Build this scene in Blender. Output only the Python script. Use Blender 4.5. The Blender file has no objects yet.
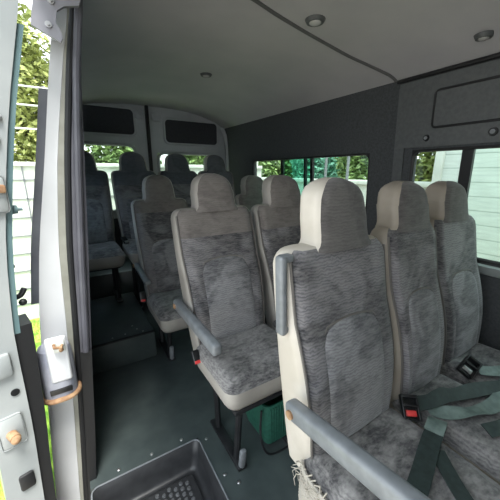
import bpy, bmesh, math, random
from mathutils import Vector, Matrix, noise
random.seed(7)
S = bpy.context.scene
COL = S.collection

# ------------------------------------------------------------------ materials
def new_mat(name):
    m = bpy.data.materials.new(name); m.use_nodes = True
    nt = m.node_tree; nt.nodes.clear()
    out = nt.nodes.new('ShaderNodeOutputMaterial'); b = nt.nodes.new('ShaderNodeBsdfPrincipled')
    nt.links.new(b.outputs[0], out.inputs[0])
    return m, nt, b, out

def srgb(c):
    return tuple(((v/255)/12.92 if v/255 <= .04045 else ((v/255+.055)/1.055)**2.4) for v in c) + (1,)

def mat(name, c1, c2=None, scale=12, rough=.6, metal=0, bump=0, stretch=(1,1,1), detail=5, lo=.35, hi=.65, spec=.5, sheen=0):
    m, nt, b, out = new_mat(name)
    b.inputs['Roughness'].default_value = rough; b.inputs['Metallic'].default_value = metal
    b.inputs['Specular IOR Level'].default_value = spec
    if sheen: b.inputs['Sheen Weight'].default_value = sheen
    if c2 is None:
        b.inputs['Base Color'].default_value = srgb(c1); c2 = c1
        if not bump: return m
    tc = nt.nodes.new('ShaderNodeTexCoord'); mp = nt.nodes.new('ShaderNodeMapping')
    mp.inputs['Scale'].default_value = stretch
    nt.links.new(tc.outputs['Object'], mp.inputs[0])
    n = nt.nodes.new('ShaderNodeTexNoise'); n.inputs['Scale'].default_value = scale; n.inputs['Detail'].default_value = detail
    nt.links.new(mp.outputs[0], n.inputs['Vector'])
    r = nt.nodes.new('ShaderNodeValToRGB'); r.color_ramp.elements[0].position = lo; r.color_ramp.elements[1].position = hi
    r.color_ramp.elements[0].color = srgb(c1); r.color_ramp.elements[1].color = srgb(c2)
    nt.links.new(n.outputs[0], r.inputs[0]); nt.links.new(r.outputs[0], b.inputs['Base Color'])
    if bump:
        bp = nt.nodes.new('ShaderNodeBump'); bp.inputs['Strength'].default_value = bump; bp.inputs['Distance'].default_value = .004
        nt.links.new(n.outputs[0], bp.inputs['Height']); nt.links.new(bp.outputs[0], b.inputs['Normal'])
    return m

def fabric(name, dark, light, worn, patch=3.2):
    """crushed jacquard: wavy fine lines, broad swirled patches, worn lighter areas"""
    m, nt, b, out = new_mat(name)
    N = nt.nodes.new; L = nt.links.new
    tc = N('ShaderNodeTexCoord'); mp = N('ShaderNodeMapping'); mp.inputs['Scale'].default_value = (1, 1, 1)
    info = N('ShaderNodeObjectInfo'); L(tc.outputs['Object'], mp.inputs[0])
    off = N('ShaderNodeVectorMath'); off.operation = 'ADD'; L(mp.outputs[0], off.inputs[0])
    sc = N('ShaderNodeMath'); sc.operation = 'MULTIPLY'; sc.inputs[1].default_value = 37
    L(info.outputs['Random'], sc.inputs[0]); L(sc.outputs[0], off.inputs[1])
    w = N('ShaderNodeTexWave'); w.wave_type = 'BANDS'; w.bands_direction = 'Z'
    w.inputs['Scale'].default_value = 34; w.inputs['Distortion'].default_value = 7; w.inputs['Detail'].default_value = 3
    w.inputs['Detail Scale'].default_value = 1.6
    L(off.outputs[0], w.inputs[0])
    p = N('ShaderNodeTexNoise'); p.inputs['Scale'].default_value = patch; p.inputs['Detail'].default_value = 2; p.inputs['Distortion'].default_value = 1.6
    L(off.outputs[0], p.inputs['Vector'])
    pr = N('ShaderNodeValToRGB'); pr.color_ramp.elements[0].position = .44; pr.color_ramp.elements[1].position = .56
    L(p.outputs[0], pr.inputs[0])
    f = N('ShaderNodeTexNoise'); f.inputs['Scale'].default_value = 46; f.inputs['Detail'].default_value = 6; f.inputs['Roughness'].default_value=.7
    mp2 = N('ShaderNodeMapping'); mp2.inputs['Scale'].default_value = (.5, 1, 1.6); L(off.outputs[0], mp2.inputs[0]); L(mp2.outputs[0], f.inputs['Vector'])
    fr = N('ShaderNodeValToRGB'); fr.color_ramp.elements[0].position = .4; fr.color_ramp.elements[1].position = .66
    L(f.outputs[0], fr.inputs[0])
    m1 = N('ShaderNodeMix'); m1.data_type = 'RGBA'; m1.inputs[6].default_value = srgb(dark); m1.inputs[7].default_value = srgb(light)
    wl = N('ShaderNodeMath'); wl.operation = 'MULTIPLY_ADD'; wl.inputs[1].default_value = .6; wl.inputs[2].default_value = .4; L(pr.outputs[0], wl.inputs[0])
    wm = N('ShaderNodeMath'); wm.operation = 'MULTIPLY'; L(w.outputs['Fac'], wm.inputs[0]); L(wl.outputs[0], wm.inputs[1])
    wa = N('ShaderNodeMath'); wa.operation = 'MULTIPLY_ADD'; wa.inputs[1].default_value = .55; L(wm.outputs[0], wa.inputs[0])
    pm = N('ShaderNodeMath'); pm.operation = 'MULTIPLY'; pm.inputs[1].default_value = .45; L(pr.outputs[0], pm.inputs[0]); L(pm.outputs[0], wa.inputs[2])
    L(wa.outputs[0], m1.inputs[0])
    m2 = N('ShaderNodeMix'); m2.data_type = 'RGBA'; m2.inputs[7].default_value = srgb(worn)
    fm = N('ShaderNodeMath'); fm.operation = 'MULTIPLY'; fm.inputs[1].default_value = .45; L(fr.outputs[0], fm.inputs[0])
    L(m1.outputs[2], m2.inputs[6]); L(fm.outputs[0], m2.inputs[0])
    L(m2.outputs[2], b.inputs['Base Color'])
    b.inputs['Roughness'].default_value = .85; b.inputs['Sheen Weight'].default_value = .25; b.inputs['Sheen Roughness'].default_value = .5
    bp = N('ShaderNodeBump'); bp.inputs['Strength'].default_value = .35; bp.inputs['Distance'].default_value = .004
    L(f.outputs[0], bp.inputs['Height']); L(bp.outputs[0], b.inputs['Normal'])
    return m

def glass(name, tint, rough=0.0, refl=.06):
    m, nt, b, out = new_mat(name); nt.nodes.remove(b)
    t = nt.nodes.new('ShaderNodeBsdfTransparent'); t.inputs[0].default_value = srgb(tint)
    g = nt.nodes.new('ShaderNodeBsdfGlossy'); g.inputs['Roughness'].default_value = .03
    mx = nt.nodes.new('ShaderNodeMixShader')
    lw = nt.nodes.new('ShaderNodeLayerWeight'); pw = nt.nodes.new('ShaderNodeMath'); pw.operation = 'POWER'; pw.inputs[1].default_value = 5
    ma = nt.nodes.new('ShaderNodeMath'); ma.operation = 'MULTIPLY_ADD'; ma.inputs[1].default_value = .7; ma.inputs[2].default_value = .025
    nt.links.new(lw.outputs['Facing'], pw.inputs[0]); nt.links.new(pw.outputs[0], ma.inputs[0]); nt.links.new(ma.outputs[0], mx.inputs[0])
    nt.links.new(t.outputs[0], mx.inputs[1]); nt.links.new(g.outputs[0], mx.inputs[2]); nt.links.new(mx.outputs[0], out.inputs[0])
    return m

def boards(name, c1, c2, per, axis='Z'):
    m, nt, b, out = new_mat(name); N = nt.nodes.new; L = nt.links.new
    tc = N('ShaderNodeTexCoord'); w = N('ShaderNodeTexWave'); w.bands_direction = axis; w.wave_profile = 'SAW'
    w.inputs['Scale'].default_value = 1/per*.314; w.inputs['Distortion'].default_value = .15
    L(tc.outputs['Object'], w.inputs[0])
    r = N('ShaderNodeValToRGB'); r.color_ramp.elements[0].position = .03; r.color_ramp.elements[1].position = .12
    r.color_ramp.elements[0].color = srgb(c1); r.color_ramp.elements[1].color = srgb(c2)
    L(w.outputs['Fac'], r.inputs[0])
    n = N('ShaderNodeTexNoise'); n.inputs['Scale'].default_value = 5; n.inputs['Detail'].default_value = 6
    mp = N('ShaderNodeMapping'); mp.inputs['Scale'].default_value = (1,1,7); L(tc.outputs['Object'], mp.inputs[0]); L(mp.outputs[0], n.inputs['Vector'])
    mr = N('ShaderNodeMapRange'); mr.inputs['To Min'].default_value = .72; mr.inputs['To Max'].default_value = 1.15; L(n.outputs[0], mr.inputs[0])
    mx = N('ShaderNodeMix'); mx.data_type = 'RGBA'; mx.blend_type = 'MULTIPLY'; mx.inputs[0].default_value = 1
    L(r.outputs[0], mx.inputs[6]); L(mr.outputs[0], mx.inputs[7]); L(mx.outputs[2], b.inputs['Base Color'])
    b.inputs['Roughness'].default_value = .7
    return m

M = {}
M['fabric'] = fabric('seat_fabric', (38,38,42), (124,122,125), (140,137,135))
M['yoke'] = fabric('seat_fabric_brown', (92,87,84), (112,107,103), (130,124,120), 6)
M['head_dark'] = fabric('seat_fabric_head', (66,63,62), (90,87,85), (106,103,100), 6)
M['head_blue'] = fabric('seat_fabric_rear', (58,61,67), (84,87,93), (96,98,103), 5)
M['panel'] = fabric('seat_fabric_panel', (68,68,72), (132,132,134), (150,149,148), 4.5)
M['cushion'] = fabric('seat_fabric_cushion', (54,53,55), (126,124,123), (172,169,165), 4)
M['vinyl'] = mat('seat_vinyl', (184,177,165), (202,196,186), 7, .55, bump=.05)
M['vinyl_shaded_grey'] = mat('seat_vinyl_shaded_grey', (146,142,136), (166,162,155), 7, .55, bump=.05)  # same seat vinyl, with the shade of the rows behind put into its colour
M['vinyl_shaded_tan'] = mat('seat_vinyl_shaded_tan', (142,133,121), (160,151,139), 7, .55, bump=.05)  # same seat vinyl again, coloured darker for the shaded front-row sides
M['piping'] = mat('piping', (104,100,96), rough=.6)
M['plastic'] = mat('grey_plastic', (108,112,115), (122,126,129), 30, .38)
M['dark_plastic'] = mat('dark_plastic', (40,43,44), (52,55,56), 30, .5, bump=.1)
M['black'] = mat('black_plastic', (22,23,24), rough=.35)
M['black_metal'] = mat('black_metal', (30,31,33), (44,45,47), 20, .45, metal=.3)
M['steel'] = mat('steel', (170,170,170), rough=.35, metal=.9)
M['red'] = mat('red_button', (206,62,60), rough=.4)
M['rust'] = mat('rust', (122,88,62), (168,138,104), 40, .8, bump=.3)
M['rubber_floor'] = mat('rubber_floor', (58,66,66), (74,83,82), 9, .38, bump=.12, detail=8, lo=.3, hi=.7)
M['tray'] = mat('step_tray', (40,41,43), (50,51,53), 24, .4, bump=.1)
M['tread'] = mat('step_tread', (84,86,88), (96,98,100), 24, .4)
M['seam'] = mat('roof_seam', (84,85,85), rough=.8)
M['ceiling'] = mat('ceiling_lining', (166,165,167), (176,175,176), 3, .9, bump=.05)
M['carpet'] = mat('wall_carpet', (60,63,65), (72,75,77), 90, .95, bump=.2)
M['wall_plastic'] = mat('wall_plastic', (76,79,80), (84,87,88), 60, .6, bump=.1)
M['sill'] = mat('sill_grey', (112,118,118), (124,130,129), 20, .5)
M['rear_paint'] = mat('rear_door_grey', (166,169,174), (178,181,186), 5, .5)
M['rear_panel'] = mat('rear_black_panel', (44,46,52), (52,54,60), 60, .8)
M['white_paint'] = mat('body_paint', (186,188,190), (204,206,208), 3, .3, spec=.5)
M['door_paint'] = mat('door_paint', (138,143,143), (156,160,159), 4, .32)
M['body_grey'] = mat('sealed_steel', (112,112,118), (134,134,140), 5, .4)
M['cap_paint'] = mat('rail_cap_paint', (120,124,138), (156,158,166), 9, .4)
M['olive'] = mat('sealant_strip', (132,132,122), (150,150,140), 14, .6)
M['seal'] = mat('rubber_seal', (20,21,23), rough=.55)
M['trim'] = mat('pillar_trim', (74,74,81), (90,90,97), 8, .45)
M['trim_dark'] = mat('pillar_trim_dark', (50,50,58), (60,60,68), 8, .5)
M['glass'] = glass('window_glass', (238,246,242))
M['glass_green'] = glass('window_glass_green', (190,230,218))
M['glass_pale'] = glass('window_glass_pale_green', (236,247,241))
M['glass_dark'] = glass('window_glass_dark', (176,186,196))
M['teal'] = mat('teal_edge', (84,108,112), (100,124,126), 6, .35)
M['grass'] = mat('grass', (96,140,40), (170,200,84), 14, .9, bump=.6, detail=8)
M['gravel'] = mat('gravel', (150,142,128), (190,182,168), 30, .9, bump=.4)
M['leaf'] = mat('leaf', (84,110,60), (146,170,104), 5, .6)
M['leaf_yellow'] = mat('leaf_yellow', (112,124,62), (164,172,98), 5, .6)
M['leaf_teal'] = mat('leaf_blue', (92,150,128), (150,204,180), 5, .6)
M['bark'] = mat('bark', (84,72,58), (110,96,80), 12, .9)
M['fence_white'] = mat('fence_white', (190,192,184), (206,208,200), 3, .5)
M['cladding'] = boards('cladding', (164,172,164), (206,212,206), .16)
M['web'] = mat('belt_webbing', (34,44,43), (46,58,56), 60, .5, bump=.1)
M['web_pale'] = mat('belt_webbing_pale', (92,108,104), (118,134,128), 40, .5, bump=.1)
M['green_crate'] = mat('green_mesh', (30,78,64), (44,98,82), 60, .5, bump=.2)
M['lens'] = mat('lamp_lens', (168,168,166), rough=.25)
M['fray'] = mat('frayed_thread', (168,162,151), rough=.9)

# ------------------------------------------------------------------ helpers
def tag(o, label=None, cat=None, group=None, kind=None):
    if label: o['label'] = label
    if cat: o['category'] = cat
    if group: o['group'] = group
    if kind: o['kind'] = kind
    return o

def thing(name, label, cat, loc=(0,0,0), group=None, rz=0):
    o = bpy.data.objects.new(name, None); COL.objects.link(o)
    o.location = loc; o.rotation_euler = (0,0,rz); o.empty_display_size = .05
    return tag(o, label, cat, group)

def obj(name, bm, m, parent=None, smooth=True, angle=35):
    bmesh.ops.recalc_face_normals(bm, faces=bm.faces[:])
    me = bpy.data.meshes.new(name); bm.to_mesh(me); bm.free()
    for x in (m if isinstance(m, (list, tuple)) else [m]): me.materials.append(x)
    if smooth:
        me.polygons.foreach_set('use_smooth', [True]*len(me.polygons))
        try: me.set_sharp_from_angle(angle=math.radians(angle))
        except Exception: pass
    o = bpy.data.objects.new(name, me); COL.objects.link(o)
    if parent: o.parent = parent
    return o

def struct(name, bm, m, parent=None, **k):
    o = obj(name, bm, m, parent, **k)
    if not parent: o['kind'] = 'structure'
    return o

def box(bm, c, s, bev=0, rot=None, seg=2, mi=0):
    t = bmesh.new(); bmesh.ops.create_cube(t, size=1)
    for v in t.verts: v.co = Vector((v.co.x*s[0], v.co.y*s[1], v.co.z*s[2]))
    if bev: bmesh.ops.bevel(t, geom=t.edges[:], offset=bev, segments=seg, affect='EDGES', profile=.5)
    mtx = Matrix.Translation(c) @ (rot.to_4x4() if rot else Matrix())
    merge(bm, t, mtx, mi); return bm

def merge(bm, t, mtx=None, mi=0):
    vm = {}
    for v in t.verts: vm[v] = bm.verts.new(mtx @ v.co if mtx else v.co)
    for f in t.faces:
        try:
            nf = bm.faces.new([vm[v] for v in f.verts]); nf.material_index = mi
        except ValueError: pass
    t.free()

def cyl(bm, a, b, r, n=14, r2=None, mi=0):
    a, b = Vector(a), Vector(b); d = b-a
    t = bmesh.new(); bmesh.ops.create_cone(t, cap_ends=True, segments=n, radius1=r, radius2=r if r2 is None else r2, depth=d.length)
    merge(bm, t, Matrix.Translation((a+b)/2) @ d.to_track_quat('Z','Y').to_matrix().to_4x4(), mi); return bm

def ball(bm, c, r, s=(1,1,1), n=14):
    t = bmesh.new(); bmesh.ops.create_uvsphere(t, u_segments=n, v_segments=n//2+2, radius=r)
    merge(bm, t, Matrix.Translation(c) @ Matrix.Diagonal((*s,1))); return bm

def tube(bm, pts, r, n=10, closed=False):
    pts = [Vector(p) for p in pts]; rings = []
    N = len(pts); up = None
    for i, p in enumerate(pts):
        a = pts[(i-1) % N] if (closed or i) else pts[0]; b = pts[(i+1) % N] if (closed or i < N-1) else pts[-1]
        d = (b-a).normalized()
        if up is None: up = d.orthogonal().normalized()
        up = (up - d*up.dot(d)).normalized(); s = d.cross(up)
        rr = r[i] if isinstance(r, (list, tuple)) else r
        rings.append([bm.verts.new(p + (up*math.cos(2*math.pi*k/n) + s*math.sin(2*math.pi*k/n))*rr) for k in range(n)])
    for i in range(N if closed else N-1):
        A, B = rings[i], rings[(i+1) % N]
        for k in range(n): bm.faces.new((A[k], A[(k+1) % n], B[(k+1) % n], B[k]))
    if not closed: bm.faces.new(rings[0][::-1]); bm.faces.new(rings[-1])
    return bm

def smooth_pts(pts, n=6):
    P = [Vector(p) for p in pts]; out = []
    for i in range(len(P)-1):
        p0, p1, p2, p3 = P[max(i-1,0)], P[i], P[i+1], P[min(i+2,len(P)-1)]
        for k in range(n):
            t = k/n
            out.append(.5*((2*p1)+(p2-p0)*t+(2*p0-5*p1+4*p2-p3)*t*t+(3*p1-p0-3*p2+p3)*t**3))
    return out + [P[-1]]

def ribbon(bm, pts, w, side, th=.003, n=6):
    """strap of constant width; side = list of width directions (or one)"""
    P = smooth_pts(pts, n)
    Sd = smooth_pts(side, n) if isinstance(side, list) else [Vector(side)]*len(P)
    rows = []
    for i, p in enumerate(P):
        d = (P[min(i+1,len(P)-1)] - P[max(i-1,0)]).normalized(); s = Sd[i].normalized(); s = (s - d*s.dot(d)).normalized()
        nn = d.cross(s).normalized()*th/2
        rows.append([bm.verts.new(p + s*x*w/2 + nn*y) for x, y in ((-1,-1),(1,-1),(1,1),(-1,1))])
    for A, B in zip(rows, rows[1:]):
        for k in range(4): bm.faces.new((A[k], A[(k+1)%4], B[(k+1)%4], B[k]))
    bm.faces.new(rows[0][::-1]); bm.faces.new(rows[-1])
    return bm

def interp(T, x):
    if x <= T[0][0]: return T[0][1]
    for (a, u), (b, v) in zip(T, T[1:]):
        if x <= b: return u + (v-u)*(x-a)/(b-a)
    return T[-1][1]

def sm(T, x, d=.06):
    return (interp(T, x-d) + 2*interp(T, x) + interp(T, x+d))/4

def loft(bm, rings, mis=None, cap0=True, cap1=True):
    R = [[bm.verts.new(p) for p in r] for r in rings]; n = len(R[0])
    for i, (A, B) in enumerate(zip(R, R[1:])):
        for k in range(n):
            f = bm.faces.new((A[k], A[(k+1) % n], B[(k+1) % n], B[k]))
            if mis: f.material_index = mis(i, k)
    if cap0: f = bm.faces.new(R[0][::-1]); f.material_index = mis(0, -1) if mis else 0
    if cap1: f = bm.faces.new(R[-1]); f.material_index = mis(len(R)-2, -1) if mis else 0
    return bm

def prism(bm, poly, axis, a, b):
    """extrude a 2D polygon; axis 'y': poly in (x,z); 'x': poly in (y,z); 'z': (x,y)"""
    def P(u, v, t): return {'y': (u, t, v), 'x': (t, u, v), 'z': (u, v, t)}[axis]
    A = [bm.verts.new(P(u, v, a)) for u, v in poly]; B = [bm.verts.new(P(u, v, b)) for u, v in poly]
    n = len(poly)
    for k in range(n): bm.faces.new((A[k], A[(k+1) % n], B[(k+1) % n], B[k]))
    bm.faces.new(A[::-1]); bm.faces.new(B); return bm

def slab(bm, inner, outer, zs, y0, y1):
    """wall slab following two x(z) profiles between y0 and y1"""
    rows = []
    for z in zs:
        rows.append([bm.verts.new(c) for c in ((inner(z), y0, z), (inner(z), y1, z), (outer(z), y1, z), (outer(z), y0, z))])
    for A, B in zip(rows, rows[1:]):
        for k in range(4): bm.faces.new((A[k], A[(k+1) % 4], B[(k+1) % 4], B[k]))
    bm.faces.new(rows[0][::-1]); bm.faces.new(rows[-1]); return bm

def rrect(x0, x1, z0, z1, r, n=6):
    P = []
    for cx, cz, a0 in ((x1-r, z1-r, 0), (x0+r, z1-r, 90), (x0+r, z0+r, 180), (x1-r, z0+r, 270)):
        for k in range(n+1):
            a = math.radians(a0+90*k/n); P.append((cx+r*math.cos(a), cz+r*math.sin(a)))
    return P
def frange(a, b, n): return [a + (b-a)*i/n for i in range(n+1)]

# ------------------------------------------------------------------ van shell
WR = lambda z: 1.755 - .06*z                  # inner face of the right wall
T_ = [(-.45,-.10),(-.13,-.079),(.226,-.042),(.591,-.010),(.984,.028),(1.291,.056),(1.533,.077),(1.78,.112)]
B_ = [(-.45,-.155),(-.09,-.135),(.443,-.092),(.72,-.074),(1.0,-.058),(1.29,-.020),(1.58,.036),(1.78,.082)]
L_ = [(-.45,-.235),(-.03,-.212),(.479,-.170),(.723,-.154),(1.005,-.112),(1.289,-.054),(1.575,0),(1.78,.045)]
T = lambda z: sm(T_, z); B = lambda z: sm(B_, z); Lx = lambda z: sm(L_, z)
Y_END = 3.30; Y_FRONT = -2.0

def ceil_z(x):
    t = abs((x-.80)/.86); return 1.90 - .160*min(t,1.05)**3.2
bm = bmesh.new()
xs = frange(.05, 1.655, 26)
prev = None
rows = []
for x in xs:
    z = ceil_z(x)
    rows.append([bm.verts.new(c) for c in ((x, Y_FRONT, z), (x, Y_END, z), (x, Y_END, z+.03), (x, Y_FRONT, z+.03))])
for A, Bq in zip(rows, rows[1:]):
    for k in range(4): bm.faces.new((A[k], A[(k+1) % 4], Bq[(k+1) % 4], Bq[k]))
bm.faces.new(rows[0][::-1]); bm.faces.new(rows[-1])
ceiling = struct('ceiling', bm, M['ceiling'])
sp = [(.06,.955),(.34,1.03),(.672,1.122),(.85,1.175),(1.03,1.218),(1.2,1.24),(1.37,1.232),(1.5,1.185),(1.60,1.13),(1.645,1.118)]
obj('seam_strip', tube(bmesh.new(), smooth_pts([(x, y, ceil_z(x)-.001) for x, y in sp], 5), .009), M['seam'], ceiling)

# floor with the hole for the step tray
bm = bmesh.new()
SX0, SX1, SY0, SY1 = -.090, .375, .33, 1.09
for x0, x1, y0, y1 in ((SX1, 1.76, Y_FRONT, Y_END), (-.10, SX1, 1.14, Y_END), (SX0, SX1, SY1, 1.14), (-.145, -.10, 1.27, Y_END), (SX0, SX1, Y_FRONT, SY0)):
    box(bm, ((x0+x1)/2, (y0+y1)/2, -.03), (x1-x0, y1-y0, .06))
struct('floor', bm, M['rubber_floor'], smooth=False)

# right wall with two window holes
def wall_cells(bm, ys, zs, holes, fx, th):
    for (y0, y1) in zip(ys, ys[1:]):
        for (z0, z1) in zip(zs, zs[1:]):
            if any(y0 >= h[0]-1e-6 and y1 <= h[1]+1e-6 and z0 >= h[2]-1e-6 and z1 <= h[3]+1e-6 for h in holes): continue
            slab(bm, fx, lambda z: fx(z)+th, [z0, z1], y0, y1)
    bmesh.ops.remove_doubles(bm, verts=bm.verts[:], dist=1e-5)
H1 = (1.262, 2.69, .84, 1.372); H2 = (-.45, .985, .825, 1.372)
bm = wb = bmesh.new()
wall_cells(bm, [Y_FRONT, -.45, .985, 1.262, 2.69, Y_END], [0, .825, .84, 1.372, 1.76], [H1, H2], WR, .055)
wall_right = struct('wall_right', bm, M['carpet'], smooth=False)

def window(name, y0, y1, z0, z1, mull, panes, fx):
    bm = bmesh.new(); r = .05; P = []
    for cy, cz, a0 in ((y1-r, z1-r, 0), (y0+r, z1-r, 90), (y0+r, z0+r, 180), (y1-r, z0+r, 270)):
        for k in range(7):
            a = math.radians(a0+15*k); P.append((cy+r*math.cos(a), cz+r*math.sin(a)))
    tube(bm, [(fx(z)+.012, y, z) for y, z in P], .013, 8, closed=True)
    # corner fillers between the rounded opening and the square hole
    for cy, cz, sy, sz in ((y1, z1, -1, -1), (y0, z1, 1, -1), (y0, z0, 1, 1), (y1, z0, -1, 1)):
        poly = [(cy, cz)] + [(cy+sy*r*(1-math.cos(math.radians(a))), cz+sz*r*(1-math.sin(math.radians(a)))) for a in range(0, 91, 15)]
        vs = [[bm.verts.new((fx(z)+d, y, z)) for y, z in poly] for d in (.002, .045)]
        n = len(poly)
        for k in range(n): bm.faces.new((vs[0][k], vs[0][(k+1)%n], vs[1][(k+1)%n], vs[1][k]))
        bm.faces.new(vs[0]); bm.faces.new(vs[1][::-1])
    o = struct(name, bm, M['seal'])
    for (ym, w) in mull:
        b2 = bmesh.new(); slab(b2, lambda z: fx(z)+.014, lambda z: fx(z)+.034, [z0, z1], ym-w/2, ym+w/2)
        obj('mullion', b2, M['black'], o, smooth=False)
    for (a, b, m) in panes:
        b2 = bmesh.new(); slab(b2, lambda z: fx(z)+.026, lambda z: fx(z)+.031, [z0+.004, z1-.004], a, b)
        obj('pane', b2, M[m], o, smooth=False)
    return o
window('window_1', *H1, [(2.205,.035), (1.895,.022), (1.815,.028)], [(1.266,1.815,'glass'), (1.815,2.205,'glass_green'), (2.205,2.686,'glass')], WR)
window('window_2', *H2, [(.715,.05)], [(.715,.981,'glass'), (-.446,.715,'glass_pale')], WR)
# sill ledge under the windows and lower wall panel
bm = bmesh.new(); box(bm, (WR(.8)-.012, .27, .79), (.05, 1.5, .045), .012)
struct('trim_1', bm, M['sill'])
# plastic lining above the front window, with inset panel and screw caps
bm = bmesh.new()
slab(bm, lambda z: WR(z)-.014, lambda z: WR(z)-.001, frange(1.385, 1.72, 4), Y_FRONT, 1.085)
slab(bm, lambda z: WR(z)-.010, lambda z: WR(z)-.001, frange(.84, 1.70, 4), 1.03, 1.09)
t2 = struct('trim_2', bm, M['wall_plastic'])
bm = bmesh.new()
gy0, gy1, gz0, gz1 = -.6, .888, 1.477, 1.652
P = []
for cy, cz, a0 in ((gy1-.02, gz1-.02, 0), (gy0+.02, gz1-.02, 90), (gy0+.02, gz0+.02, 180), (gy1-.02, gz0+.02, 270)):
    for k in range(4): a = math.radians(a0+30*k); P.append((WR(cz)-.014, cy+.02*math.cos(a), cz+.02*math.sin(a)))
tube(bm, P, .006, 8, closed=True)
obj('inset_groove', bm, M['seal'], t2)
bm = bmesh.new(); slab(bm, lambda z: WR(z)-.017, lambda z: WR(z)-.01, [gz0+.008, gz1-.008], gy0+.01, gy1-.008); obj('inset_panel', bm, M['wall_plastic'], t2, smooth=False)
for y, z, r in ((.909, 1.429, .017), (.616, 1.43, .020)):
    bm = bmesh.new(); x = WR(z)-.013
    cyl(bm, (x, y, z), (x-.008, y, z), r, 20, r*.85); obj('screw_cap', bm, M['black'], t2)
    bm = bmesh.new(); cyl(bm, (x-.006, y, z), (x-.011, y, z), r*.5, 16); obj('screw_head', bm, M['plastic'], t2)
# dark edging where ceiling meets the right wall
bm = bmesh.new(); tube(bm, [(1.636, y, 1.735) for y in frange(Y_FRONT, 1.10, 6)], .010); struct('trim_3', bm, M['seal'])
# unseen bulkhead added to cut light from the cab, with a small opening
bm = bmesh.new()
box(bm, (.78, Y_FRONT-.03, .55), (1.95, .06, 1.1)); box(bm, (.78, Y_FRONT-.03, 1.68), (1.95, .06, .48))
for x in (.05, 1.51): box(bm, (x, Y_FRONT-.03, 1.27), (.49, .06, .34))
struct('wall_light_blocker', bm, M['wall_plastic'], smooth=False)
# rear corner trim
bm = bmesh.new(); tube(bm, smooth_pts([(1.700,3.24,.2),(1.690,3.24,.9),(1.672,3.24,1.35),(1.655,3.24,1.6),(1.60,3.24,1.75)],5), .022); struct('trim_4', bm, M['rear_paint'])

# left wall behind the door opening: outer skin, lining, and the trims of the opening's rear edge
ZS = frange(-.42, 1.78, 22)
bm = bmesh.new()
HL = (1.75, 2.75, .86, 1.40)
slab(bm, Lx, lambda z: B(z)-.001, ZS, 1.15, HL[0]); slab(bm, Lx, lambda z: B(z)-.001, ZS, HL[1], Y_END)
slab(bm, Lx, lambda z: B(z)-.001, [z for z in ZS if z < HL[2]] + [HL[2]], HL[0], HL[1]); slab(bm, Lx, lambda z: B(z)-.001, [HL[3]] + [z for z in ZS if z > HL[3]], HL[0], HL[1])
wall_left = struct('wall_left', bm, M['white_paint'], angle=50)
b2 = bmesh.new(); slab(b2, B, lambda z: B(z)+.02, frange(0, 1.74, 12), 1.25, HL[0]); slab(b2, B, lambda z: B(z)+.02, frange(0, 1.74, 12), HL[1], Y_END)
slab(b2, B, lambda z: B(z)+.02, [0,.4,HL[2]], HL[0], HL[1]); slab(b2, B, lambda z: B(z)+.02, [HL[3],1.6,1.74], HL[0], HL[1])
obj('wall_lining', b2, M['carpet'], wall_left)
b2 = bmesh.new(); slab(b2, lambda z: (Lx(z)+B(z))/2-.01, lambda z: (Lx(z)+B(z))/2-.004, frange(HL[2], HL[3], 4), HL[0], HL[1])
w3 = struct('window_3', b2, M['glass_dark'])
# dark glass strip wrapped on the outside of the pillar
b2 = bmesh.new(); slab(b2, lambda z: Lx(z)-.026, lambda z: Lx(z)-.001, frange(.80, 1.50, 10), 1.19, 1.74)
obj('quarter_glass', b2, M['trim'], wall_left)
def strip(name, m, f0, f1, y0, y1, z0=-.40, z1=1.77, parent=None):
    b2 = bmesh.new(); slab(b2, f0, f1, frange(z0, z1, 24), y0, y1); return struct(name, b2, M[m], parent, angle=50)
mixp = lambda t: (lambda z: B(z) + (T(z)-B(z))*t)
trim5 = strip('trim_5', 'olive', mixp(0), mixp(.30), 1.14, 1.25)
b2 = bmesh.new(); tube(b2, [(mixp(.37)(z), 1.135, z) for z in frange(-.40, 1.77, 40)], .0105); obj('rubber_seal', b2, M['seal'], trim5)
trim6 = strip('trim_6', 'trim', mixp(.42), mixp(.72), 1.13, 1.25, .60)
strip('trim_11', 'seal', mixp(.42), T, 1.128, 1.25, -.40, .60)
b2 = bmesh.new(); tube(b2, [(mixp(.74)(z), 1.128, z) for z in frange(.60, 1.77, 30)], .012); obj('bead', b2, M['trim'], trim6)
strip('trim_7', 'trim_dark', mixp(.72), T, 1.135, 1.26, .60)
# forward part of the left side and roof rail over the opening
bm = bmesh.new(); slab(bm, Lx, B, ZS, Y_FRONT, -.35); struct('wall_front_left', bm, M['white_paint'])
bm = bmesh.new(); box(bm, (.055, .38, 1.80), (.13, 1.6, .09), .02); struct('trim_8', bm, M['body_grey'])
bm = bmesh.new(); box(bm, (-.22, -.1, -.33), (.10, .6, .14), .015); struct('trim_9', bm, M['white_paint'])

# rusty lower roller rail end on the pillar, latch striker above it
rc = thing('roller_rail_end', 'rust-edged rounded end of the roller rail at the pillar foot by the step', 'door rail', (-.124, 1.115, .56))
bm = bmesh.new()
loft(bm, [[(x*g, y*g, z) for x, y in rrect(-.050, .056, -.055, .04, .040)] for z, g in ((-.084,.86),(-.078,.97),(-.066,1.0),(.04,1.0),(.085,.96),(.105,.86),(.115,.6))])
obj('cap', bm, M['cap_paint'], rc)
bm = bmesh.new(); box(bm, (.016, -.052, .075), (.062, .014, .17), .008, None, 3); obj('face_plate', bm, M['white_paint'], rc)
bm = bmesh.new(); tube(bm, [(x*1.03, y*1.03, -.080) for x, y in rrect(-.050, .056, -.055, .04, .040)], .009, 8, closed=True); obj('rusty_rim', bm, M['rust'], rc)
bm = bmesh.new(); box(bm, (.008, -.055, -.045), (.066, .008, .020), .003); obj('slot', bm, M['black'], rc)
st = thing('door_striker', 'small rusty latch striker screwed to the white door pillar', 'door latch', (-.100, 1.048, .69))
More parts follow.
